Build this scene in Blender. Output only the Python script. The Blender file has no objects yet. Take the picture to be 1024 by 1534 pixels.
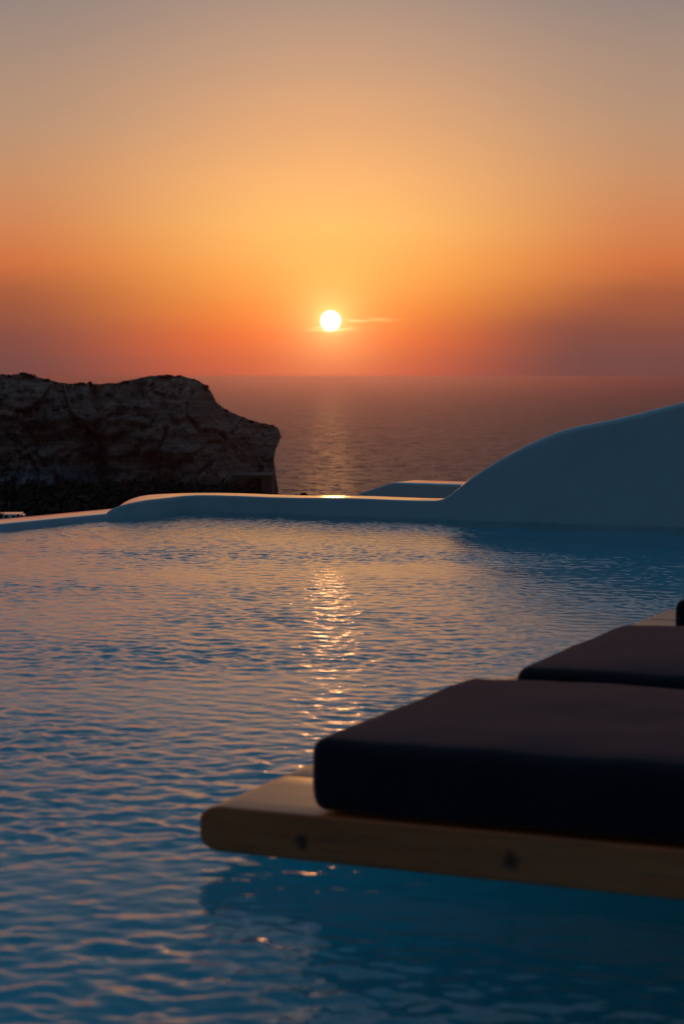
import bpy, bmesh, math, random
import numpy as np
from mathutils import Vector, Matrix, noise

random.seed(7)
rng = np.random.default_rng(11)
S = bpy.context.scene
COL = S.collection
PI = math.pi
rad = math.radians

# ------------------------------------------------------------------ camera
CAM_H = 0.95                      # camera height above the pool water (z = 0)
FPX = 3000.0                      # focal length in photo pixels (1024 x 1534)
LEVEL = 564.0                     # photo row of the true level line
PITCH = math.atan((767 - LEVEL) / FPX)

cam = bpy.data.cameras.new("camera")
cam.sensor_fit = 'VERTICAL'
cam.sensor_width = 24
cam.sensor_height = 36
cam.lens = FPX / 1534 * 36
cam.clip_start = 0.05
cam.clip_end = 200000
cam.dof.use_dof = True
cam.dof.focus_distance = 15.0
cam.dof.aperture_fstop = 6.3
camo = bpy.data.objects.new("camera", cam)
COL.objects.link(camo)
camo.location = (0, 0, CAM_H)
camo.rotation_euler = (PI / 2 - PITCH, 0, 0)
S.camera = camo


def ray(px, py):
    """direction in the world of a photo pixel, scaled so that its forward (y) part is 1"""
    cx, cy = (px - 512) / FPX, (767 - py) / FPX
    c, s = math.cos(PITCH), math.sin(PITCH)
    y = c + cy * s
    z = -s + cy * c
    return Vector((cx / y, 1.0, z / y))


def on_plane(px, py, z):
    r = ray(px, py)
    t = (z - CAM_H) / r.z
    return Vector((r.x * t, t, z))


def at_dist(px, py, Y):
    r = ray(px, py)
    return Vector((r.x * Y, Y, CAM_H + r.z * Y))


# ------------------------------------------------------------------ helpers
def tag(o, label=None, cat=None, group=None, kind=None):
    if label: o['label'] = label
    if cat: o['category'] = cat
    if group: o['group'] = group
    if kind: o['kind'] = kind
    return o


def link(name, me, mat=None, parent=None, smooth=True):
    if mat: me.materials.append(mat)
    o = bpy.data.objects.new(name, me)
    COL.objects.link(o)
    if parent: o.parent = parent
    if smooth and len(me.polygons):
        me.polygons.foreach_set('use_smooth', [True] * len(me.polygons))
    return o


def mesh_from(name, verts, faces):
    me = bpy.data.meshes.new(name)
    me.from_pydata([tuple(v) for v in verts], [], faces)
    me.update()
    return me


def grid_mesh(name, P):
    """P: array (rows, cols, 3) -> quad grid"""
    P = np.asarray(P, dtype=np.float32)
    r, c = P.shape[:2]
    idx = np.arange(r * c).reshape(r, c)
    q = np.stack([idx[:-1, :-1], idx[:-1, 1:], idx[1:, 1:], idx[1:, :-1]], -1).reshape(-1, 4)
    me = bpy.data.meshes.new(name)
    me.vertices.add(r * c)
    me.vertices.foreach_set('co', P.reshape(-1))
    n = len(q)
    me.loops.add(n * 4)
    me.loops.foreach_set('vertex_index', q.reshape(-1).astype(np.int32))
    me.polygons.add(n)
    me.polygons.foreach_set('loop_start', np.arange(0, n * 4, 4, dtype=np.int32))
    me.polygons.foreach_set('loop_total', np.full(n, 4, dtype=np.int32))
    me.update(calc_edges=True)
    me.validate()
    return me


def empty(name, loc=(0, 0, 0), rz=0):
    o = bpy.data.objects.new(name, None)
    o.empty_display_size = 0.1
    COL.objects.link(o)
    o.location = loc
    o.rotation_euler = (0, 0, rz)
    return o


def rounded_box(name, hx, hy, hz, r, n=(20, 20, 8), puff=0.0, wob=0.0, seed=0.0, extra=()):
    """box with rounded edges, centred on the origin, optionally puffed and wavy like a cushion"""
    bm = bmesh.new()
    cache = {}

    def V(p):
        k = tuple(round(a, 5) for a in p)
        if k not in cache:
            cache[k] = bm.verts.new(p)
        return cache[k]

    def spaced(h, m):
        # more points where the rounding happens
        a = [-h + r * (1 - math.cos(i / 6 * PI / 2)) for i in range(7)]
        b = [-h + r + (2 * h - 2 * r) * i / m for i in range(1, m)]
        return a + b + [-x for x in reversed(a)]
    xs, ys, zs = spaced(hx, n[0]), spaced(hy, n[1]), spaced(hz, n[2])
    xs = sorted(xs + [-hx + e for e in extra])

    def face(A, B, f):
        for i in range(len(A) - 1):
            for j in range(len(B) - 1):
                vs = [V(f(A[i], B[j])), V(f(A[i + 1], B[j])), V(f(A[i + 1], B[j + 1])), V(f(A[i], B[j + 1]))]
                if len(set(vs)) == 4:
                    try: bm.faces.new(vs)
                    except ValueError: pass
    face(xs, ys, lambda a, b: (a, b, hz)); face(ys, xs, lambda a, b: (b, a, -hz))
    face(xs, zs, lambda a, b: (a, -hy, b)); face(zs, xs, lambda a, b: (b, hy, a))
    face(ys, zs, lambda a, b: (hx, a, b)); face(zs, ys, lambda a, b: (-hx, b, a))
    for v in bm.verts:
        p = v.co
        q = Vector((max(-hx + r, min(hx - r, p.x)), max(-hy + r, min(hy - r, p.y)), max(-hz + r, min(hz - r, p.z))))
        d = p - q
        if d.length > 1e-9:
            p = q + d.normalized() * min(r, d.length if max(abs(d.x), abs(d.y), abs(d.z)) < r - 1e-6 else r)
        if puff or wob:
            ux, uy, uz = p.x / hx, p.y / hy, p.z / hz
            p = p.copy()
            if uz > 0: p.z += puff * (1 - ux ** 4) * (1 - uy ** 4)
            bul = (1 - min(1, uz * uz)) * puff * 0.6
            if abs(uy) > 0.9: p.y += math.copysign(bul * (1 - ux ** 6), uy)
            if abs(ux) > 0.95: p.x += math.copysign(bul * (1 - uy ** 6), ux)
            w = noise.fractal(Vector((p.x * 5 + seed, p.y * 5, p.z * 9)), 1.0, 2.0, 3)
            w2 = noise.noise(Vector((p.x * 22 + seed, p.y * 9, p.z * 30)))
            p += Vector((ux * 0.4, uy * 0.6, uz)).normalized() * (w * wob + w2 * wob * 0.25)
        v.co = p
    bmesh.ops.recalc_face_normals(bm, faces=bm.faces)
    me = bpy.data.meshes.new(name)
    bm.to_mesh(me)
    bm.free()
    return me


def box_bm(bm, x0, x1, y0, y1, z0, z1):
    M = Matrix.Translation(((x0 + x1) / 2, (y0 + y1) / 2, (z0 + z1) / 2)) @ Matrix.Diagonal((x1 - x0, y1 - y0, z1 - z0, 1))
    return bmesh.ops.create_cube(bm, size=1, matrix=M)


def tube_bm(bm, pts, radii, seg=6):
    rings = []
    for i, p in enumerate(pts):
        a = Vector(pts[max(0, i - 1)]); b = Vector(pts[min(len(pts) - 1, i + 1)])
        d = (b - a).normalized()
        s = d.cross(Vector((0.31, 0.2, 0.93))).normalized(); t = d.cross(s)
        rings.append([bm.verts.new(Vector(p) + (s * math.cos(k * 2 * PI / seg) + t * math.sin(k * 2 * PI / seg)) * radii[i]) for k in range(seg)])
    for i in range(len(rings) - 1):
        for k in range(seg):
            bm.faces.new((rings[i][k], rings[i][(k + 1) % seg], rings[i + 1][(k + 1) % seg], rings[i + 1][k]))
    bm.faces.new(rings[-1]); bm.faces.new(list(reversed(rings[0])))


def bm_obj(name, bm, mat, parent=None, smooth=True):
    me = bpy.data.meshes.new(name)
    bm.to_mesh(me); bm.free()
    return link(name, me, mat, parent, smooth)


# ------------------------------------------------------------------ materials
class NT:
    def __init__(s, nt): s.nt = nt
    def n(s, t, **kw):
        nd = s.nt.nodes.new(t)
        for k, v in kw.items(): setattr(nd, k, v)
        return nd
    def l(s, a, b): s.nt.links.new(a, b)
    def val(s, inp, v):
        if hasattr(v, 'is_output') or isinstance(v, bpy.types.NodeSocket): s.l(v, inp)
        elif isinstance(v, (tuple, list)) and len(v) == 3 and inp.type == 'RGBA': inp.default_value = (*v, 1)
        else: inp.default_value = v
    def math(s, op, a, b=0.0, c=None, clamp=False):
        nd = s.n('ShaderNodeMath', operation=op); nd.use_clamp = clamp
        s.val(nd.inputs[0], a); s.val(nd.inputs[1], b)
        if c is not None: s.val(nd.inputs[2], c)
        return nd.outputs[0]
    def vmath(s, op, a, b=(0, 0, 0)):
        nd = s.n('ShaderNodeVectorMath', operation=op)
        s.val(nd.inputs[0], a); s.val(nd.inputs[1], b)
        return nd.outputs['Value'] if op in ('DOT_PRODUCT', 'LENGTH', 'DISTANCE') else nd.outputs[0]
    def mix(s, f, a, b, mode='MIX'):
        nd = s.n('ShaderNodeMix', data_type='RGBA', blend_type=mode)
        s.val(nd.inputs[0], f); s.val(nd.inputs[6], a); s.val(nd.inputs[7], b)
        return nd.outputs[2]
    def ramp(s, f, stops, interp='LINEAR'):
        nd = s.n('ShaderNodeValToRGB'); cr = nd.color_ramp; cr.interpolation = interp
        while len(cr.elements) < len(stops): cr.elements.new(0.5)
        for e, (p, c) in zip(cr.elements, stops):
            e.position = p; e.color = (*c, 1) if len(c) == 3 else c
        s.val(nd.inputs[0], f)
        return nd.outputs[0]
    def maprange(s, v, a, b, c=0.0, d=1.0, t='SMOOTHSTEP'):
        nd = s.n('ShaderNodeMapRange', interpolation_type=t)
        for i, x in enumerate((v, a, b, c, d)): s.val(nd.inputs[i], x)
        return nd.outputs[0]
    def noise(s, vec, scale, detail=4, rough=0.5, dist=0.0):
        nd = s.n('ShaderNodeTexNoise')
        s.val(nd.inputs['Vector'], vec)
        for k, v in (('Scale', scale), ('Detail', detail), ('Roughness', rough), ('Distortion', dist)): nd.inputs[k].default_value = v
        return nd.outputs[0]
    def scale(s, vec, xyz):
        nd = s.n('ShaderNodeMapping'); s.val(nd.inputs[0], vec); nd.inputs['Scale'].default_value = xyz
        return nd.outputs[0]
    def bump(s, h, strength, dist, normal=None):
        nd = s.n('ShaderNodeBump'); nd.inputs['Strength'].default_value = strength; nd.inputs['Distance'].default_value = dist
        s.val(nd.inputs['Height'], h)
        if normal is not None: s.l(normal, nd.inputs['Normal'])
        return nd.outputs[0]


def material(name):
    m = bpy.data.materials.new(name); m.use_nodes = True
    t = NT(m.node_tree)
    return m, t, m.node_tree.nodes['Principled BSDF'], t.n('ShaderNodeTexCoord').outputs['Object']


def g(v):                                      # 8-bit sRGB triple -> linear
    f = lambda x: x / 12.92 if x <= 0.04045 else ((x + 0.055) / 1.055) ** 2.4
    return tuple(f(c / 255) for c in v)


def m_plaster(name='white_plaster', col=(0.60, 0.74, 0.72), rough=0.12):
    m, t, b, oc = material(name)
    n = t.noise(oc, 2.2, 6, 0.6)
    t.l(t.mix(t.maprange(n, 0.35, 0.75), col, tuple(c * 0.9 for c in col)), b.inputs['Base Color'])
    t.l(t.maprange(t.noise(oc, 5, 5), 0.3, 0.7, rough - .03, rough + 0.05), b.inputs['Roughness'])
    h = t.math('ADD', t.math('MULTIPLY', t.noise(oc, 5, 3), 0.8), t.math('MULTIPLY', t.noise(oc, 55, 4, 0.6), 0.12))
    t.l(t.bump(h, 0.14, 0.012), b.inputs['Normal'])
    return m


def m_wood():
    m, t, b, oc = material('oiled_wood')
    wv = t.scale(oc, (0.9, 14, 14))
    n1 = t.noise(wv, 2.0, 6, 0.6, 0.6)
    n2 = t.noise(t.scale(oc, (3, 90, 90)), 2.0, 4, 0.65)
    n3 = t.noise(oc, 2.1, 3)
    c = t.ramp(n1, [(0.25, (0.55, 0.12, 0.03)), (0.5, (0.90, 0.215, 0.055)), (0.75, (0.94, 0.30, 0.09))])
    c = t.mix(t.maprange(n2, 0.45, 0.75, 0, 0.38), c, (0.10, 0.045, 0.016))
    c = t.mix(t.maprange(n3, 0.45, 0.8, 0, 0.35), c, (0.85, 0.32, 0.12))
    # two knots in the grain of the front board
    for (kx, kz, rx, rz) in ((0.221, -0.008, 0.012, 0.013), (0.642, -0.004, 0.013, 0.015), (1.32, 0.01, 0.012, 0.012)):
        d = t.vmath('SUBTRACT', oc, (kx, 0, kz))
        d = t.vmath('MULTIPLY', d, (1 / rx, 0, 1 / rz))
        wob = t.math('MULTIPLY', t.noise(oc, 60, 3), 1.5)
        L = t.math('ADD', t.vmath('LENGTH', d), wob)
        c = t.mix(t.maprange(L, 1.0, 2.6, 0.88, 0.0), c, (0.05, 0.016, 0.007))
    t.l(c, b.inputs['Base Color'])
    t.l(t.maprange(n1, 0.2, 0.8, 0.42, 0.6), b.inputs['Roughness'])
    b.inputs['Specular IOR Level'].default_value = 0.4
    b.inputs['Specular Tint'].default_value = (1.0, 0.72, 0.5, 1)
    b.inputs['Coat Weight'].default_value = 0.8
    b.inputs['Coat Tint'].default_value = (1.0, 0.88, 0.78, 1)
    b.inputs['Coat Roughness'].default_value = 0.28
    t.l(t.bump(t.math('ADD', n1, t.math('MULTIPLY', n2, 0.5)), 0.35, 0.004), b.inputs['Normal'])
    return m


def m_fabric():
    m, t, b, oc = material('charcoal_canvas')
    n = t.noise(oc, 6, 5, 0.6)
    t.l(t.mix(t.maprange(n, 0.3, 0.7), (0.012, 0.012, 0.018), (0.016, 0.016, 0.023)), b.inputs['Base Color'])
    b.inputs['Roughness'].default_value = 0.85
    b.inputs['Specular IOR Level'].default_value = 0.2
    b.inputs['Sheen Weight'].default_value = 0.55
    b.inputs['Sheen Tint'].default_value = (1.0, 0.60, 0.55, 1)
    b.inputs['Sheen Roughness'].default_value = 0.4
    w = t.n('ShaderNodeTexWave', wave_type='BANDS', bands_direction='X'); t.l(oc, w.inputs[0]); w.inputs['Scale'].default_value = 260
    w2 = t.n('ShaderNodeTexWave', wave_type='BANDS', bands_direction='Y'); t.l(oc, w2.inputs[0]); w2.inputs['Scale'].default_value = 260
    h = t.math('ADD', t.math('MULTIPLY', w.outputs['Fac'], w2.outputs['Fac']), t.math('MULTIPLY', t.noise(oc, 14, 3), 1.5))
    t.l(t.bump(h, 0.25, 0.002), b.inputs['Normal'])
    return m


def m_pool_paint():
    m, t, b, oc = material('blue_pool_render')
    n = t.noise(oc, 1.3, 4)
    t.l(t.mix(t.maprange(n, 0.3, 0.7), (0.003, 0.68, 0.84), (0.005, 0.77, 0.93)), b.inputs['Base Color'])
    b.inputs['Roughness'].default_value = 0.6
    return m


def m_water():
    m, t, b, oc = material('pool_water')
    b.inputs['Base Color'].default_value = (0.90, 1.0, 1.0, 1)
    b.inputs['Transmission Weight'].default_value = 1
    b.inputs['IOR'].default_value = 1.333
    b.inputs['Roughness'].default_value = 0.062
    n = t.noise(t.scale(oc, (1, 1, 1)), 32, 3, 0.55, 0.3)
    t.l(t.bump(n, 0.22, 0.006), b.inputs['Normal'])
    return m


def m_sea():
    m, t, b, oc = material('open_sea')
    b.inputs['Base Color'].default_value = (0.010, 0.014, 0.022, 1)
    b.inputs['Roughness'].default_value = 0.40
    b.inputs['IOR'].default_value = 1.333
    # wave facets: the noise gives the slope of the surface itself, so far waves keep their steepness
    def slopes(sc, amp):
        nd = t.n('ShaderNodeTexNoise'); t.l(t.scale(oc, (1.0, 0.62, 1)), nd.inputs['Vector'])
        nd.inputs['Scale'].default_value = sc; nd.inputs['Detail'].default_value = 3; nd.inputs['Roughness'].default_value = 0.6
        v = t.vmath('SUBTRACT', nd.outputs['Color'], (0.5, 0.5, 0.5))
        return t.vmath('MULTIPLY', v, (amp, amp, 0))
    v = t.vmath('ADD', slopes(0.045, 1.25), slopes(0.22, 1.3))
    v = t.vmath('ADD', v, slopes(0.006, 0.3))
    t.l(t.vmath('NORMALIZE', t.vmath('ADD', v, (0, 0, 1))), b.inputs['Normal'])
    return m


def m_rock():
    m, t, b, oc = material('banded_tuff')
    st = t.noise(t.scale(oc, (0.05, 0.05, 0.55)), 1.0, 6, 0.6, 0.8)
    bl = t.noise(oc, 0.22, 6, 0.6)
    c = t.ramp(st, [(0.3, (0.28, 0.175, 0.13)), (0.48, (0.46, 0.30, 0.225)), (0.62, (0.62, 0.42, 0.31)), (0.75, (0.38, 0.235, 0.17))])
    c = t.mix(t.maprange(bl, 0.50, 0.62, 0, 0.65), c, (0.17, 0.115, 0.09))  # shade of rock cavities put into the colour as noise patches
    c = t.mix(t.maprange(t.noise(t.scale(oc, (1, 1, 1.6)), 0.7, 6, 0.7), 0.54, 0.62, 0, 0.7), c, (0.12, 0.085, 0.07))  # smaller patches, painted dark for shaded crevices
    sx = t.n('ShaderNodeSeparateXYZ'); t.l(oc, sx.inputs[0])
    # pale ash beds low on the landward end
    lo = t.math('MULTIPLY', t.maprange(t.math('ADD', sx.outputs[2], t.math('MULTIPLY', bl, 3.0)), -5.2, -6.6), t.maprange(sx.outputs[0], -19.0, -23.5))
    c = t.mix(t.math('MULTIPLY', lo, 0.75), c, t.mix(t.maprange(st, .4, .6), (0.22, 0.24, 0.28), (0.40, 0.42, 0.46)))
    # scrub and soil on everything that faces up
    gn = t.n('ShaderNodeNewGeometry'); sn = t.n('ShaderNodeSeparateXYZ'); t.l(gn.outputs['Normal'], sn.inputs[0])
    c = t.mix(t.maprange(t.math('ADD', sn.outputs[2], t.math('MULTIPLY', bl, 0.5)), 0.95, 1.2), c, (0.045, 0.028, 0.018))
    t.l(c, b.inputs['Base Color'])
    b.inputs['Roughness'].default_value = 0.95
    b.inputs['Specular IOR Level'].default_value = 0.1
    h = t.math('ADD', t.math('MULTIPLY', bl, 1.0), t.math('MULTIPLY', t.noise(t.scale(oc, (1, 1, 2.2)), 0.9, 6, 0.65), 0.8))
    h = t.math('ADD', h, t.math('MULTIPLY', st, 0.9))
    t.l(t.bump(h, 1.0, 1.6), b.inputs['Normal'])
    return m


def m_plain(name, col, rough=0.8, var=0.3, sc=3.0):
    m, t, b, oc = material(name)
    t.l(t.mix(t.noise(oc, sc, 5, 0.6), tuple(c * (1 - var) for c in col), tuple(c * (1 + var) for c in col)), b.inputs['Base Color'])
    b.inputs['Roughness'].default_value = rough
    b.inputs['Specular IOR Level'].default_value = 0.2
    return m


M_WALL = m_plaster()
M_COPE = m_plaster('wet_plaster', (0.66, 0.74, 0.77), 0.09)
M_WOOD = m_wood()
M_FAB = m_fabric()
M_POOL = m_pool_paint()
M_WATER = m_water()
M_SEA = m_sea()
M_ROCK = m_rock()
M_SOIL = m_plain('dark_volcanic_soil', (0.035, 0.026, 0.02), 0.95, 0.4, 0.4)
M_LEAF = m_plain('scrub_leaf', (0.028, 0.03, 0.016), 0.8, 0.4, 0.3)
M_STEM = m_plain('dry_stem', (0.03, 0.022, 0.016), 0.9, 0.3, 8)
M_DOOR = m_plain('dark_door', (0.02, 0.014, 0.012), 0.7, 0.3, 2)
M_HUT = m_plain('earth_render', (0.20, 0.12, 0.085), 0.9, 0.25, 1.2)
M_PAVE = m_plain('terrace_render', (0.55, 0.53, 0.50), 0.7, 0.1, 2)

# ------------------------------------------------------------------ sky
SUN_AZ = math.atan((495 - 512) / FPX)                # measured from +Y towards +X
r_s = ray(495, 480.5)
SUN_EL = math.atan2(r_s.z, math.hypot(r_s.x, r_s.y))
W = bpy.data.worlds.new("World"); S.world = W; W.use_nodes = True
for nd in list(W.node_tree.nodes): W.node_tree.nodes.remove(nd)
t = NT(W.node_tree)
gen = t.n('ShaderNodeTexCoord').outputs['Generated']
d = t.vmath('NORMALIZE', gen)
sp = t.n('ShaderNodeSeparateXYZ'); t.l(d, sp.inputs[0])
el = t.math('MULTIPLY', t.math('ARCSINE', sp.outputs[2]), 180 / PI)
az = t.math('MULTIPLY', t.math('ARCTAN2', sp.outputs[0], sp.outputs[1]), 180 / PI)
da = t.math('SUBTRACT', az, math.degrees(SUN_AZ))
aa = t.math('ABSOLUTE', da)
# slow unevenness of the haze layer
warp = t.n('ShaderNodeCombineXYZ'); t.l(t.math('MULTIPLY', az, 0.10), warp.inputs[0]); t.l(t.math('MULTIPLY', el, 0.55), warp.inputs[1])
hz = t.math('SUBTRACT', t.noise(warp.outputs[0], 1.0, 4, 0.55), 0.5)
el2 = t.math('ADD', el, t.math('MULTIPLY', hz, 0.7))
# ramp position: square root of elevation so that the first degrees get the resolution
pos = t.math('SQRT', t.math('DIVIDE', t.math('MAXIMUM', el2, 0.0), 90.0))
P = lambda e: math.sqrt(max(e, 0) / 90)
near = [(0, (214, 94, 68)), (.5, (228, 106, 64)), (1.1, (250, 116, 58)), (1.9, (255, 144, 64)), (3, (255, 171, 84)), (4.2, (253, 188, 106)), (5.5, (245, 179, 113)),
        (7, (224, 166, 118)), (9, (192, 153, 126)), (10.8, (160, 139, 128)), (15, (126, 123, 128)), (24, (82, 94, 106)), (45, (56, 82, 106)), (90, (74, 112, 142))]
side = [(0, (112, 72, 70)), (.5, (116, 73, 70)), (1.3, (128, 74, 67)), (2.3, (160, 87, 62)), (3.2, (200, 108, 66)), (4.2, (202, 124, 82)), (5.5, (194, 138, 101)),
        (7, (178, 142, 116)), (9, (160, 136, 122)), (10.8, (139, 127, 124)), (15, (114, 116, 124)), (24, (78, 92, 106)), (45, (56, 82, 106)), (90, (74, 112, 142))]
east = [(0, (48, 38, 42)), (6, (48, 41, 47)), (15, (44, 44, 53)), (30, (46, 58, 75)), (60, (60, 92, 120)), (90, (74, 112, 142))]
cn = t.ramp(pos, [(P(e), g(c)) for e, c in near])
cs = t.ramp(pos, [(P(e), g(c)) for e, c in side])
ce = t.ramp(pos, [(P(e), g(c)) for e, c in east])
# a dusky bank of haze low on the right
bank = t.math('MULTIPLY', t.math('MAXIMUM', da, 0.0), t.maprange(el2, 1.2, 2.8, 0.28, 0.0))
sky = t.mix(t.maprange(t.math('ADD', aa, bank), 0.0, 9.6), cn, cs)
sky = t.mix(t.maprange(aa, 12.0, 95.0), sky, ce)
# glow of the low sun in the dusty air
sv = Vector((math.sin(SUN_AZ) * math.cos(SUN_EL), math.cos(SUN_AZ) * math.cos(SUN_EL), math.sin(SUN_EL)))
ang = t.math('MULTIPLY', t.math('ARCCOSINE', t.math('MINIMUM', t.vmath('DOT_PRODUCT', d, tuple(sv)), 1.0)), 180 / PI)
ang = t.math('MULTIPLY', t.vmath('LENGTH', t.vmath('SUBTRACT', d, tuple(sv))), 180 / PI)
glow = t.math('ADD', t.math('MULTIPLY', t.math('EXPONENT', t.math('DIVIDE', ang, -0.8)), 0.95), t.math('MULTIPLY', t.math('EXPONENT', t.math('DIVIDE', ang, -0.18)), 1.6))
sky = t.mix(1.0, sky, t.mix(t.math('MULTIPLY', glow, 0.9), (0, 0, 0), (0.80, 0.62, 0.22)), 'ADD')
# thin cloud streak next to the sun
cv = t.n('ShaderNodeCombineXYZ')
t.l(t.math('MULTIPLY', da, 1.2), cv.inputs[0]); t.l(t.math('MULTIPLY', el, 7.0), cv.inputs[1])
cl = t.noise(cv.outputs[0], 1.0, 4, 0.55, 0.5)
se = math.degrees(SUN_EL)
wob = t.math('MULTIPLY', t.math('SUBTRACT', cl, 0.5), 0.40)
def streak(e0, thick, a0, a1, a2, a3):
    v = t.maprange(t.math('ABSOLUTE', t.math('SUBTRACT', t.math('ADD', el, wob), e0)), 0.0, thick, 1, 0)
    return t.math('MULTIPLY', v, t.math('MULTIPLY', t.maprange(da, a0, a1), t.maprange(da, a2, a3, 1, 0)))
k = t.math('MAXIMUM', t.math('MULTIPLY', t.math('MULTIPLY', streak(se + 0.02, 0.09, 0.25, 0.6, 0.7, 2.4), t.maprange(t.noise(cv.outputs[0], 2.6, 4, 0.6), 0.3, 0.62, 0.25, 1.0)), 0.7), t.math('MULTIPLY', streak(se - 0.25, 0.10, -0.9, -0.1, 0.4, 0.9), 0.65))
sky = t.mix(1.0, sky, t.mix(k, (0, 0, 0), (0.5, 0.42, 0.2)), 'ADD')
dark = streak(se - 0.42, 0.09, -0.9, -0.2, 0.4, 1.2)
sky = t.mix(t.math('MULTIPLY', dark, 0.12), sky, (0.55, 0.16, 0.05))
# the sun's own disc
disc = t.maprange(ang, 0.24, 0.31, 1.0, 0.0)
sky = t.mix(disc, sky, (5.0, 4.6, 3.6))
# physical sky for the rest of the dome
ns = t.n('ShaderNodeTexSky', sky_type='NISHITA')
ns.sun_disc = False
ns.sun_elevation = SUN_EL
ns.sun_rotation = SUN_AZ
ns.dust_density = 3.0
b1 = t.n('ShaderNodeBackground'); t.l(sky, b1.inputs[0]); b1.inputs[1].default_value = 1.0
b2 = t.n('ShaderNodeBackground'); t.l(ns.outputs[0], b2.inputs[0]); b2.inputs[1].default_value = 0.004
ad = t.n('ShaderNodeAddShader'); t.l(b1.outputs[0], ad.inputs[0]); t.l(b2.outputs[0], ad.inputs[1])
wo = t.n('ShaderNodeOutputWorld'); t.l(ad.outputs[0], wo.inputs[0])
W.cycles.sampling_method = 'MANUAL'
W.cycles.sample_map_resolution = 2048

sl = bpy.data.lights.new("sun", 'SUN')
sl.energy = 0.022
sl.angle = rad(0.6)
sl.color = (1.0, 0.42, 0.12)
so = bpy.data.objects.new("sun", sl); COL.objects.link(so)
so.rotation_euler = (-sv).to_track_quat('-Z', 'Y').to_euler()

# ------------------------------------------------------------------ sea and land
R = 60000
HAZE = 1.2e-4
n = 64
ring = [(R * math.cos(2 * PI * k / n), R * math.sin(2 * PI * k / n), -100) for k in range(n)]
tag(link('sea', mesh_from('sea', ring, [list(range(n))]), M_SEA, smooth=False), kind='structure')

SS = lambda a, b, x: (lambda q: q * q * (3 - 2 * q))(min(1, max(0, (x - a) / (b - a))))


def terrain_z(x, y):
    m = SS(-0.015, -0.045, x / max(y, 1)) if False else SS(0.015, 0.045, -x / max(y, 1))
    ridge = CAM_H - (738 - LEVEL) / FPX * y
    dipz = -2.6 - 0.03 * (y - 16)
    zl = dipz + (ridge - dipz) * SS(70, 108, y) - 12 * SS(112, 165, y)
    zr = -2.6 - 0.40 * (y - 16)
    z = zl * m + zr * (1 - m)
    z += noise.fractal(Vector((x * 0.12, y * 0.06, 3.3)), 1.0, 2.0, 4) * 0.5 * min(1, (y - 14) / 50)
    return max(z, -104)


xs = np.linspace(-1.0, 1.0, 150)
ys = np.concatenate([np.linspace(15.2, 60, 34), np.linspace(62, 330, 90)])
Pt = [[(lambda X: (X, y, terrain_z(X, y)))(u * (22 + y * 0.42)) for u in xs] for y in ys]
tag(link('hillside', grid_mesh('hillside', Pt), M_SOIL), kind='structure')

# cliff headland
SKY = [(-900, 548), (-500, 552), (-200, 556), (0, 561), (20, 561), (38, 560), (48, 563), (60, 567), (85, 572), (100, 574), (130, 575), (150, 576), (180, 572), (205, 567), (228, 563), (250, 561.5), (275, 564),
       (297, 570), (309, 577), (317, 588), (323, 602), (335, 612), (355, 621), (375, 629), (395, 634), (408, 636), (415, 640)]
TIP = [(560, 421), (640, 416), (645, 420), (655, 421.5), (664, 419), (672, 413.5), (690, 411), (704, 414), (725, 417), (745, 418), (1100, 430)]
sky_y = lambda px: float(np.interp(px, [a for a, _ in SKY], [b for _, b in SKY]))
tip_x = lambda py: float(np.interp(py, [a for a, _ in TIP], [b for _, b in TIP]))
cols = []
pxs = list(np.linspace(-900, -20, 60)) + list(np.linspace(-12, 417, 340))
YF = 180.0
NR = 130


def rock_d(p):
    w = noise.noise_vector(p * 0.25) * 0.9
    s = noise.fractal(Vector((p.x * 0.15, p.y * 0.15, p.z * 0.24)), 1.0, 2.0, 4)
    ds, pts = noise.voronoi(Vector((p.x * 0.24 + w.x, p.y * 0.1, p.z * 0.30 + w.z)))
    blk = noise.cell(pts[0] * 7.3) - 0.5
    crk = max(0.0, 0.10 - (ds[1] - ds[0])) / 0.10
    ds2, pts2 = noise.voronoi(Vector((p.x * 0.75 + w.z, p.y * 0.3, p.z * 1.0 + w.x)))
    crk2 = max(0.0, 0.12 - (ds2[1] - ds2[0])) / 0.12
    gul = noise.noise(Vector((p.x * 0.34, 9.0, p.z * 0.07)))
    rough_ = noise.fractal(Vector((p.x * 1.1, p.y * 1.1, p.z * 1.5)), 0.9, 2.0, 4)
    led = noise.noise(Vector((p.x * 0.05, 5.1, p.z * 0.9)))
    fis = 1.8 * math.exp(-((p.x + 21.9 + 0.10 * (p.z + 3) + 0.5 * noise.noise(Vector((0, 1, p.z * 0.6)))) / 0.45) ** 2)
    return 1.5 * s + 0.9 * blk + 0.45 * crk + 0.2 * crk2 + 0.6 * gul + 0.38 * rough_ + 0.3 * led + fis


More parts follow.
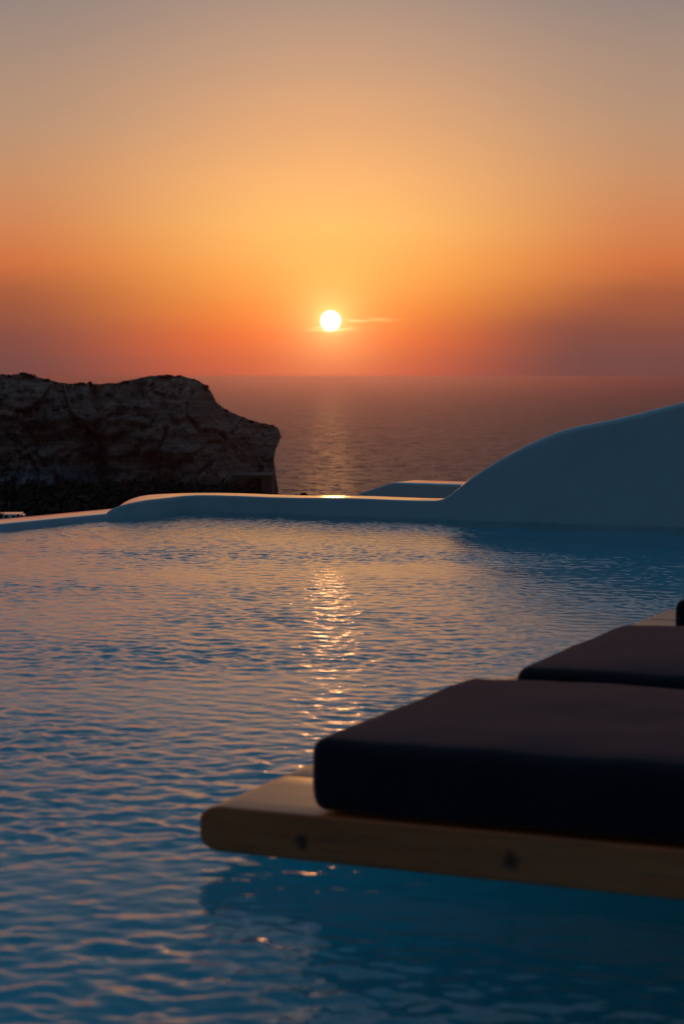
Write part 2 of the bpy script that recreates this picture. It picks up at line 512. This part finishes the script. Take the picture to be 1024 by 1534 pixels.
for i, px in enumerate(pxs):
    yt = sky_y(px)
    Yc = YF + 14 * SS(300, 420, px) + 6 * math.sin(px * 0.018) * SS(300, 100, px)if False else YF + 10 * SS(280, 420, px)
    w = SS(250, 416, px)
    col = []
    for j in range(NR + 1):
        q = j / NR
        py = 1080 + (yt - 1080) * q
        dx = (tip_x(py) - 418) * w
        lean = 7.0 * q ** 2 + 2.2 * SS(0.86, 1.0, q) ** 2
        p = at_dist(px + dx, py, Yc)
        nn = rock_d(p)
        # push along the view so that the outline of the headland keeps its place
        f = (Yc + lean + nn * (1 - 0.4 * w) - 0.0) / Yc
        p2 = Vector((p.x * f, p.y * f, CAM_H + (p.z - CAM_H) * f))
        if w > 0.6: p2.x += noise.noise(Vector((p.z * 0.9, px * 0.03, 1.7))) * 0.12
        if j == NR: p2.z += noise.noise(Vector((px * 0.09, 0.3, 0.1))) * 0.12
        col.append(p2)
    top = col[-1]
    for kk in range(1, 9):
        s = kk / 8
        col.append(Vector((top.x - 0.04 * 45 * s, top.y + 45 * s, top.z - 2.6 * s + 0.5 * noise.noise(Vector((top.x * 0.2, s * 9, 0))) * s)))
    cols.append(col)
base = cols[-1]
for kk in range(1, 16):                               # round the tip and back along the far side
    s = kk / 15
    col = []
    for j, p in enumerate(base):
        if j <= NR:
            q = p + Vector((-0.16 * 45 * s - 0.6 * SS(0, .3, s), 45 * s, 0))
            q.z += (j / NR) * 0.0
            nn = rock_d(q) * 0.5 * SS(0, 0.25, s)
            col.append(q + Vector((-abs(nn), 0, 0)))
        else:
            s2 = (j - NR) / 8
            y = base[NR].y + 45 * max(s, s2)
            col.append(Vector((col[NR].x - 0.2 * s2, max(col[NR].y, p.y), col[NR].z - 2.6 * max(0, s2 - s))))
    cols.append(col)
Pc = [[tuple(p) for p in c] for c in cols]
cliff = link('cliff', grid_mesh('cliff', Pc), M_ROCK)
tag(cliff, kind='structure')


# ------------------------------------------------------------------ plants
def leaf_clump(bm, c, size, n, leaf, flat=0.7):
    for _ in range(n):
        v = Vector((random.gauss(0, 1), random.gauss(0, 1), random.gauss(0, 1))).normalized() * (random.random() ** 0.4)
        p = Vector(c) + Vector((v.x * size, v.y * size, abs(v.z) * size * flat))
        a = Vector((random.gauss(0, 1), random.gauss(0, 1), random.gauss(0, 1))).normalized()
        b = a.orthogonal().normalized(); e = a.cross(b)
        l = leaf * random.uniform(0.6, 1.4)
        vs = [bm.verts.new(p + b * l), bm.verts.new(p + e * l * 0.5), bm.verts.new(p - b * l), bm.verts.new(p - e * l * 0.5)]
        bm.faces.new(vs)


def shrub(name, loc, w, h, label, cat, group, leaves=420, leaf=0.10):
    r = empty(name, loc)
    tag(r, label, cat, group)
    if group: w *= .75; h *= .6
    bm = bmesh.new()
    for _ in range(5):
        leaf_clump(bm, (random.uniform(-.55, .55) * w, random.uniform(-.4, .4) * w, h * random.uniform(0, .45)), w * 0.5, leaves // 5, leaf, h / w)
    bm_obj('foliage', bm, M_LEAF, r, False)
    bm = bmesh.new()
    for _ in range(4):
        a = random.uniform(0, 2 * PI)
        tube_bm(bm, [(0, 0, -0.3), (math.cos(a) * w * .2, math.sin(a) * w * .2, h * .4), (math.cos(a) * w * .4, math.sin(a) * w * .4, h * .8)], [.04, .03, .012], 5)
    bm_obj('stem', bm, M_STEM, r)
    return r


def on_rim(px):
    i = min(range(len(pxs)), key=lambda k: abs(pxs[k] - px))
    return cols[i][NR] + Vector((0, 0.1, -0.28))


rim = [(14, .65, .42, 'low dark shrub on the cliff rim at the left picture edge'),
       (41, 1.1, .62, 'wide dark shrub on the left hump of the cliff top'),
       (69, .45, .35, 'small dark shrub where the left hump of the cliff top starts to fall'),
       (121, .9, .42, 'flat dark shrub in the dip of the cliff top, left of the rounder one'),
       (133, .5, .62, 'round dark shrub in the dip of the cliff top'),
       (188, .5, .25, 'tiny dark tuft halfway up the slope to the rounded cliff summit'),
       (252, 1.2, .3, 'flat dark shrub on the rounded summit of the cliff'),
       (268, .35, .42, 'small upright tuft on the summit of the cliff, right of the flat shrub'),
       (291, .4, .36, 'small dark tuft on the right shoulder of the cliff summit'),
       (308, .35, .35, 'small dark tuft where the cliff top drops steeply'),
       (336, .5, .4, 'dark tuft at the foot of the steep drop of the cliff top'),
       (375, .45, .32, 'dark tuft halfway down the gentle slope to the cliff point'),
       (405, .45, .3, 'dark tuft on the outermost point of the cliff above the sea')]
for px, w, h, lab in rim:
    shrub('shrub', on_rim(px), w * 1.1, h * 1.3 + .15, lab, 'shrub', 'shrubs along the cliff top')

# dark scrub that covers the slope between the terrace and the cliff
bm = bmesh.new()
for _ in range(1500):
    y = random.uniform(62, 118)
    x = random.uniform(-0.26, -0.026) * y
    z = terrain_z(x, y)
    w = random.uniform(0.35, 0.9)
    leaf_clump(bm, (x, y, z - 0.05), w, 34, 0.13, random.uniform(.5, .9))
tag(bm_obj('scrub', bm, M_LEAF, None, False), 'black scrub covering the slope below the cliff', 'scrub', kind='stuff')

# house cut into the foot of the cliff
h0 = at_dist(350, 740, 184); h1 = at_dist(408, 740, 184)
hut = empty('cave_house', ((h0.x + h1.x) / 2, 182.6, h0.z - 1.0))
tag(hut, 'small earth coloured house front with dark doorway at the foot of the cliff', 'house')
hw = (h1.x - h0.x) / 2
bm = bmesh.new()
d0 = at_dist(371, 740, 182.6).x - hut.location.x; d1 = at_dist(392, 740, 182.6).x - hut.location.x
ht = at_dist(380, 713, 182.6).z - hut.location.z; dt = at_dist(380, 717, 182.6).z - hut.location.z
box_bm(bm, -hw, d0, 0, 6, -4, ht); box_bm(bm, d1, hw, 0, 6, -4, ht); box_bm(bm, d0, d1, 0, 6, dt, ht)
bm_obj('wall', bm, M_HUT, hut, False)
bm = bmesh.new(); box_bm(bm, d0, d1, 0.5, 0.6, -4, dt); bm_obj('door', bm, M_DOOR, hut, False)
bm = bmesh.new(); box_bm(bm, -hw - .03, hw + .03, -0.05, 6, ht + .003, ht + .08); bm_obj('roof', bm, M_HUT, hut, False)

# ------------------------------------------------------------------ pool
A = rad(25.5)
U = Vector((math.cos(A), -math.sin(A), 0)); V = Vector((math.sin(A), math.cos(A), 0))
CRN = on_plane(281, 770.5, 0.0) + U * -0.143 + V * 0.306                     # inner far-left corner of the pool at the water line
PW, PL, PD = 7.6, 14.6, 1.35                        # width, length, depth
pc = lambda u, v, z=0.0: CRN + U * u + V * v + Vector((0, 0, z))
frame = Matrix.Translation(CRN) @ Matrix.Rotation(-A, 4, 'Z')     # local x = U, local y = V


def world_to_pool(p):
    q = Vector(p) - CRN
    return q.dot(U), q.dot(V)


pool = empty('swimming_pool', CRN, -A)
tag(pool, 'blue rendered swimming pool basin under the rippled water', 'pool')
bm = bmesh.new()
box_bm(bm, -1.8, PW + .3, -PL - .3, 0.3, -PD - 0.2, -PD)
bm_obj('floor', bm, M_POOL, pool, False)
for (a, b_, c, d_) in ((PW, PW + .3, -PL, 0), (-.12, PW + .3, 0, .05), (-1.8, PW + .3, -PL - .3, -PL)):
    bm = bmesh.new(); box_bm(bm, a, b_, c, d_, -PD + .001, -0.012)
    bm_obj('basin_wall', bm, M_POOL, pool, False)

bm = bmesh.new(); box_bm(bm, -.12, 0, -PL - .2, 0, -PD + .001, -0.012)
o = bm_obj('basin_wall', bm, M_POOL, pool, False); o.rotation_euler = (0, 0, -math.atan(0.0938))
# water: a real wave surface, sum of many small travelling ripples
SH = 0.0938                       # the left edge runs a little out of square
NX, NY = 960, 1800
uu = np.linspace(-0.02, PW, NX); vv = np.linspace(-PL, 0.02, NY)
GU, GV = np.meshgrid(uu, vv)
hgt = np.zeros_like(GU)
NW = 130
for i in range(NW):
    lam = 0.03 * (0.22 / 0.03) ** (rng.random() ** 1.1)
    th = rng.normal(PI / 2, 0.85) if rng.random() < 0.4 else rng.random() * 2 * PI
    kx, ky = math.cos(th) * 2 * PI / lam, math.sin(th) * 2 * PI / lam
    wgt = math.exp(-((math.log(lam / 0.062)) ** 2) / (2 * 0.75 ** 2))
    slope = 0.0138 * wgt * rng.uniform(0.6, 1.4)
    hgt += slope / (2 * PI / lam) * np.sin(kx * GU + ky * GV + rng.random() * 2 * PI)
mod = np.zeros_like(GU)
for i in range(14):
    lam = rng.uniform(0.7, 2.6); th = rng.random() * 2 * PI
    mod += np.sin((np.cos(th) * GU + np.sin(th) * GV) * 2 * PI / lam + rng.random() * 6.28)
mod = mod / math.sqrt(7)
hgt *= np.clip(1.0 + 0.33 * mod, 0.4, 1.9)
# calmer against the far wall
hgt *= np.interp(-GV, [0, 3, 5, 6.5, 8, 11, 14.6], [0.72, 0.64, 0.68, 0.92, 1.18, 1.42, 1.48])
gy, gx = np.gradient(hgt, vv, uu)
print('water slope rms', float(np.sqrt((gx ** 2 + gy ** 2).mean())))
water = link('pool_water', grid_mesh('pool_water', np.stack([GU + SH * GV * (1 - GU / PW), GV, hgt], -1)), M_WATER)
water.location = CRN; water.rotation_euler = (0, 0, -A)
tag(water, kind='structure')

# left edge: low flat coping of the pool
CH, CWD = 0.038, 0.30
me = rounded_box('coping', CWD / 2, (PL + .9) / 2, 0.55, 0.012, (3, 60, 3))
cp = link('pool_coping', me, M_COPE)
cp.matrix_world = frame @ Matrix.Rotation(-math.atan(SH), 4, 'Z') @ Matrix.Translation((-CWD / 2, -PL / 2 + 0.12, CH - 0.55))
tag(cp, 'low flat white pool edge running along the left side of the water', 'coping')

# far wall: low parapet that curls down onto the coping on the left and sweeps up into a hump on the right
WT = 0.30
prof = [(300, 741.5), (420, 744.5), (540, 747.5), (640, 750), (660, 750), (668, 746), (690, 728), (704, 716), (720, 705), (740, 691.5), (760, 680), (780, 669), (800, 659.5), (825, 649), (845, 642.5),
        (865, 638.5), (885, 635), (905, 631), (925, 627), (950, 621), (975, 614), (1000, 608), (1024, 601), (1080, 583)]


def hit_back(px, py):
    r = ray(px, py); o = Vector((0, 0, CAM_H))
    tt = (CRN - o).dot(V) / r.dot(V)
    return o + r * tt


pu, ph = [], []
for px, py in prof:
    p = hit_back(px, py); pu.append(world_to_pool(p)[0]); ph.append(p.z)
ph_low = ph[0]
pu += [pu[-1] + 0.6, pu[-1] + 1.6, PW + 0.4, PW + 3.0]; ph += [ph[-1] + 0.16, ph[-1] + 0.30, ph[-1] + 0.36, ph[-1] + 0.36]


def top_h(u):
    return float(np.interp(u, pu, ph))


# path of the wall's centre line (local pool frame), each station: position, sideways direction, height
st = []
RC = 0.34
L0 = 0.98
LEN_C = 0.44
curl = lambda d: CH - 0.015 + (ph_low - CH + 0.015) * math.sqrt(max(0.0, 1 - (1 - min(1, max(0, d) / LEN_C)) ** 2.0)) ** 1.1
ca = Vector((SH, 1, 0)).normalized()
for i in range(30):                                    # along the coping, rising from its level
    q = (i / 29) ** 1.5
    dd = (L0 - RC + WT / 2) * q
    v = -L0 + dd
    st.append((Vector((-WT / 2 + (SH * v - .004) * (1 - SS(0, .39, dd)) + .004 * SS(0, .39, dd), v, 0)), Vector((1, 0, 0)), dd))
c0 = Vector((-WT / 2 + .004 + RC, -RC + WT / 2, 0))
for i in range(1, 17):                                 # round the corner
    a = PI - (PI / 2) * i / 16
    pos = c0 + Vector((math.cos(a), math.sin(a), 0)) * RC
    st.append((pos, -Vector((math.cos(a), math.sin(a), 0)), L0 - RC + WT / 2 + RC * PI / 2 * i / 16))
u = c0.x
while u < PW + 3.0:
    u += 0.025 if u < 4.2 else 0.15
    # smooth the profile a little
    hh = sum(top_h(u + e) for e in (-0.04, -0.02, 0, 0.02, 0.04)) / 5
    st.append((Vector((u, WT / 2, 0)), Vector((0, -1, 0)), ('h', hh)))
rows = []
for pos, side_, info in st:
    r_ = 0.012 + 0.03 * SS(1.9, 2.6, pos.x)
    hw = WT / 2
    un = 0.006 * noise.noise(Vector((pos.x * 1.7, pos.y * 1.7, 0.4)))
    if isinstance(info, tuple): top_at = lambda s_: info[1] + un
    else: top_at = lambda s_: curl(info - (hw - s_) * 1.5) + un      # the rounded end runs out later on its outer side
    sec = []
    hi = top_at(hw); lo_ = min(0.0, hi - r_)
    sec.append((hw, -0.5)); sec.append((hw, lo_))
    for k_ in range(1, 5): sec.append((hw, lo_ + (hi - r_ - lo_) * k_ / 4))
    for k_ in range(1, 7):
        a = k_ / 6 * PI / 2
        s_ = hw - r_ + r_ * math.cos(a)
        sec.append((s_, top_at(s_) - r_ + r_ * math.sin(a)))
    for k_ in range(1, 9):
        s_ = hw - r_ - (2 * hw - 2 * r_) * k_ / 8
        sec.append((s_, top_at(s_)))
    for k_ in range(1, 7):
        a = PI / 2 + k_ / 6 * PI / 2
        s_ = -hw + r_ + r_ * math.cos(a)
        sec.append((s_, top_at(s_) - r_ + r_ * math.sin(a)))
    sec.append((-hw, -1.2))
    rows.append([tuple(pos + side_ * s_ + Vector((0, 0, z_))) for s_, z_ in sec])
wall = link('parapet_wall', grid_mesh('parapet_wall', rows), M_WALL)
wall.matrix_world = frame
bm = bmesh.new(); bm.from_mesh(wall.data); bmesh.ops.recalc_face_normals(bm, faces=bm.faces); bm.to_mesh(wall.data); bm.free()
tag(wall, 'white plastered wall at the far end of the pool, sweeping up into a rounded hump', 'wall')

# second parapet, lower down beyond the far wall
q0 = at_dist(531, 741, 18.6)
zt = at_dist(590, 722.5, 19.2).z
pp = [(528, 742.5), (558, 732.5), (587, 723.2), (640, 724.8), (700, 726.6), (900, 733)]
fr = []
o2 = at_dist(585, 724, 19.2)
rows = []
for i in range(60):
    px = np.interp(i, [0, 20, 40, 59], [528, 587, 640, 900])
    py = np.interp(px, [a for a, _ in pp], [b_ for _, b_ in pp])
    r = ray(px, py); o = Vector((0, 0, CAM_H))
    tt = (o2 - o).dot(V) / r.dot(V)
    p = o + r * tt
    sec = [(0, -3), (0, p.z - 0.015), (0.004, p.z - .004), (0.015, p.z), (0.24, p.z), (0.54, p.z), (0.56, p.z - .015), (0.56, -3)]
    rows.append([tuple(Vector((p.x, p.y, 0)) + V * s_ + Vector((0, 0, z_))) for s_, z_ in sec])
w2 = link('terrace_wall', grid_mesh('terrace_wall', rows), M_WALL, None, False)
bm = bmesh.new(); bm.from_mesh(w2.data); bmesh.ops.holes_fill(bm, edges=[e for e in bm.edges if e.is_boundary]); bmesh.ops.recalc_face_normals(bm, faces=bm.faces); bm.to_mesh(w2.data); bm.free()
tag(w2, 'short white wall with a sloping left end, behind the far pool wall and below the hump', 'wall')

# low ledge outside the coping on the left with small dry plants in front of it
e0 = on_plane(34, 770.6, -0.13)
bm = bmesh.new()
box_bm(bm, -5, 0, 0, 0.30, -2.6, 0)
bmesh.ops.bevel(bm, geom=bm.edges[:], offset=0.015, segments=2, affect='EDGES')
lg = bm_obj('garden_ledge', bm, M_WALL, None, False)
lg.location = e0; lg.rotation_euler = (0, 0, rad(4))
tag(lg, 'pale low ledge just outside the left pool edge at the picture border', 'ledge')
labs = ['dry stemmed plant before the pale ledge at the left picture border', 'short dry plant before the pale ledge, second from the picture border',
        'thin dry plant before the middle of the pale ledge', 'leaning dry plant before the pale ledge, left of the end one',
        'bushy dry plant at the right end of the pale ledge']
for i, (px, hh) in enumerate(((2, .055), (10, .03), (21, .028), (27, .035), (33, .032))):
    b0 = on_plane(px, 776, -0.13)
    loc = at_dist(px, 777, b0.y - 0.2)
    r = empty('dry_plant', loc); tag(r, labs[i], 'plant', 'dry plants along the ledge')
    bm = bmesh.new()
    for _ in range(7):
        a = random.uniform(-.5, .5); c_ = random.uniform(-.2, .2); k_ = random.uniform(.6, 1.15) * hh
        tube_bm(bm, [(0, 0, -0.3), (a * .01, c_ * .02, 0), (a * k_ * .6, c_ * k_, k_ * .6), (a * k_ * 1.1, c_ * k_, k_)], [.003, .003, .0025, .0012], 5)
    bm_obj('stem', bm, M_STEM, r)
    bm = bmesh.new(); leaf_clump(bm, (0, 0, hh * .15), hh * .55, 40, .006, 1.3); bm_obj('foliage', bm, M_LEAF, r, False)

tw = empty('bare_bush', at_dist(14, 735, 34)); tag(tw, 'bare forked twigs of a dry bush against the pale foot of the cliff', 'bush')
bm = bmesh.new()
for k_ in range(7):
    a = random.uniform(-.5, .5); hh = random.uniform(.16, .32)
    tube_bm(bm, [(a * .1, 0, -1.0), (a * .25, 0, hh * .4), (a * .5, .02, hh)], [.012, .008, .003], 5)
    for _ in range(3):
        f = random.uniform(.3, .9); e_ = a + random.choice((-1, 1)) * random.uniform(.25, .6)
        tube_bm(bm, [(a * .25 + a * .25 * f, 0, hh * (.4 + .6 * f)), (a * .3 + e_ * .18, 0.02, hh * (.6 + .6 * f))], [.005, .002], 5)
bm_obj('stem', bm, M_STEM, tw)
sp_ = at_dist(455, 743.5, 17.5)
shrub('shrub', sp_, .045, .035, 'tiny dark plant tip showing above the far pool wall, left of the sloping white wall', 'shrub', None, 70, .008)

# terrace on the right and behind (outside the picture, carries the sunbed platform)
bm = bmesh.new(); box_bm(bm, PW + .002, PW + 7, -PL - 5, 0, -1.6, 0.05); box_bm(bm, -.3, PW, -PL - 5, -PL - .002, -1.6, 0.05)
tr = bm_obj('terrace', bm, M_PAVE, None, False); tr.matrix_world = frame
tag(tr, kind='structure')

# ------------------------------------------------------------------ sunbed platform
B = rad(23.3)
PUx = Vector((math.cos(B), -math.sin(B), 0)); PVx = Vector((math.sin(B), math.cos(B), 0))
PT, PB = 0.113, 0.022
corner = on_plane(298, 1274, PB); corner.z = 0
plat = empty('sunbed_platform', corner, -B)
tag(plat, 'thick brown wooden platform with rounded end, just above the pool water, carrying the dark cushions', 'platform')
BW, LEN = 0.33, 2.45
for i in range(11):
    me = rounded_box('deck_board', LEN / 2, BW / 2 - .0008, (PT - PB) / 2, 0.006, (30, 4, 6), extra=[.0075 + .0035 * q for q in range(14)])
    # round the free end like a bullnose
    hz_ = (PT - PB) / 2; rn = 0.048
    for v in me.vertices:
        x = v.co.x + LEN / 2
        if x < rn:
            q = (rn - x) / rn
            v.co.z = v.co.z * (0.30 + 0.70 * math.sqrt(max(0.0, 1 - min(1, q) ** 2)))
        v.co.x += LEN / 2; v.co.y += BW / 2 + BW * i
    o = link('deck_board', me, M_WOOD, plat)
    o.location = (0, 0, (PT + PB) / 2)
for i in range(4):
    bm = bmesh.new(); box_bm(bm, 1.2, 1.32, 0.3 + i * 0.95, 0.42 + i * 0.95, -PD, PB)
    bmesh.ops.bevel(bm, geom=bm.edges[:], offset=0.008, segments=2, affect='EDGES')
    bm_obj('post', bm, M_WOOD, plat, False)

cush = [(0.232, 0.012, 0.90, 0.142, 'thick charcoal sunbed cushion nearest the camera, on the bare wooden end of the platform'),
        (0.281, 1.10, 0.94, 0.138, 'middle charcoal sunbed cushion, directly behind the nearest one'),
        (0.365, 2.34, 0.90, 0.178, 'far charcoal sunbed cushion, a sliver cut by the right picture edge')]
for i, (u0, v0, w, th, lab) in enumerate(cush):
    me = rounded_box('sunbed_cushion', 0.95, w / 2, th / 2, 0.030, (44, 26, 6), 0.017, 0.0045, i * 7.7)
    o = link('sunbed_cushion', me, M_FAB)
    o.location = corner + PUx * (u0 + .95) + PVx * (v0 + w / 2) + Vector((0, 0, PT + th / 2 + 0.002))
    o.rotation_euler = (0, 0, -B)
    tag(o, lab, 'cushion', 'sunbed cushions on the wooden platform')

# ------------------------------------------------------------------ haze over the sea
m = bpy.data.materials.new('sea_haze'); m.use_nodes = True
t = NT(m.node_tree)
for nd in list(m.node_tree.nodes): m.node_tree.nodes.remove(nd)
pv = t.n('ShaderNodeVolumePrincipled')
pv.inputs['Color'].default_value = (0.80, 0.55, 0.76, 1)
pv.inputs['Density'].default_value = HAZE
pv.inputs['Anisotropy'].default_value = 0.915
mo = t.n('ShaderNodeOutputMaterial'); t.l(pv.outputs[0], mo.inputs['Volume'])
bm = bmesh.new(); box_bm(bm, -R - 500, R + 500, -R - 500, R + 500, -106, 2.9)
tag(bm_obj('haze', bm, m, None, False), kind='stuff')

# ------------------------------------------------------------------ render settings
S.view_settings.view_transform = 'Standard'
S.view_settings.look = 'None'
S.view_settings.exposure = 0
S.view_settings.gamma = 1
S.cycles.sample_clamp_direct = 12.0
S.cycles.sample_clamp_indirect = 3.0
S.cycles.max_bounces = 10
S.cycles.use_denoising = True
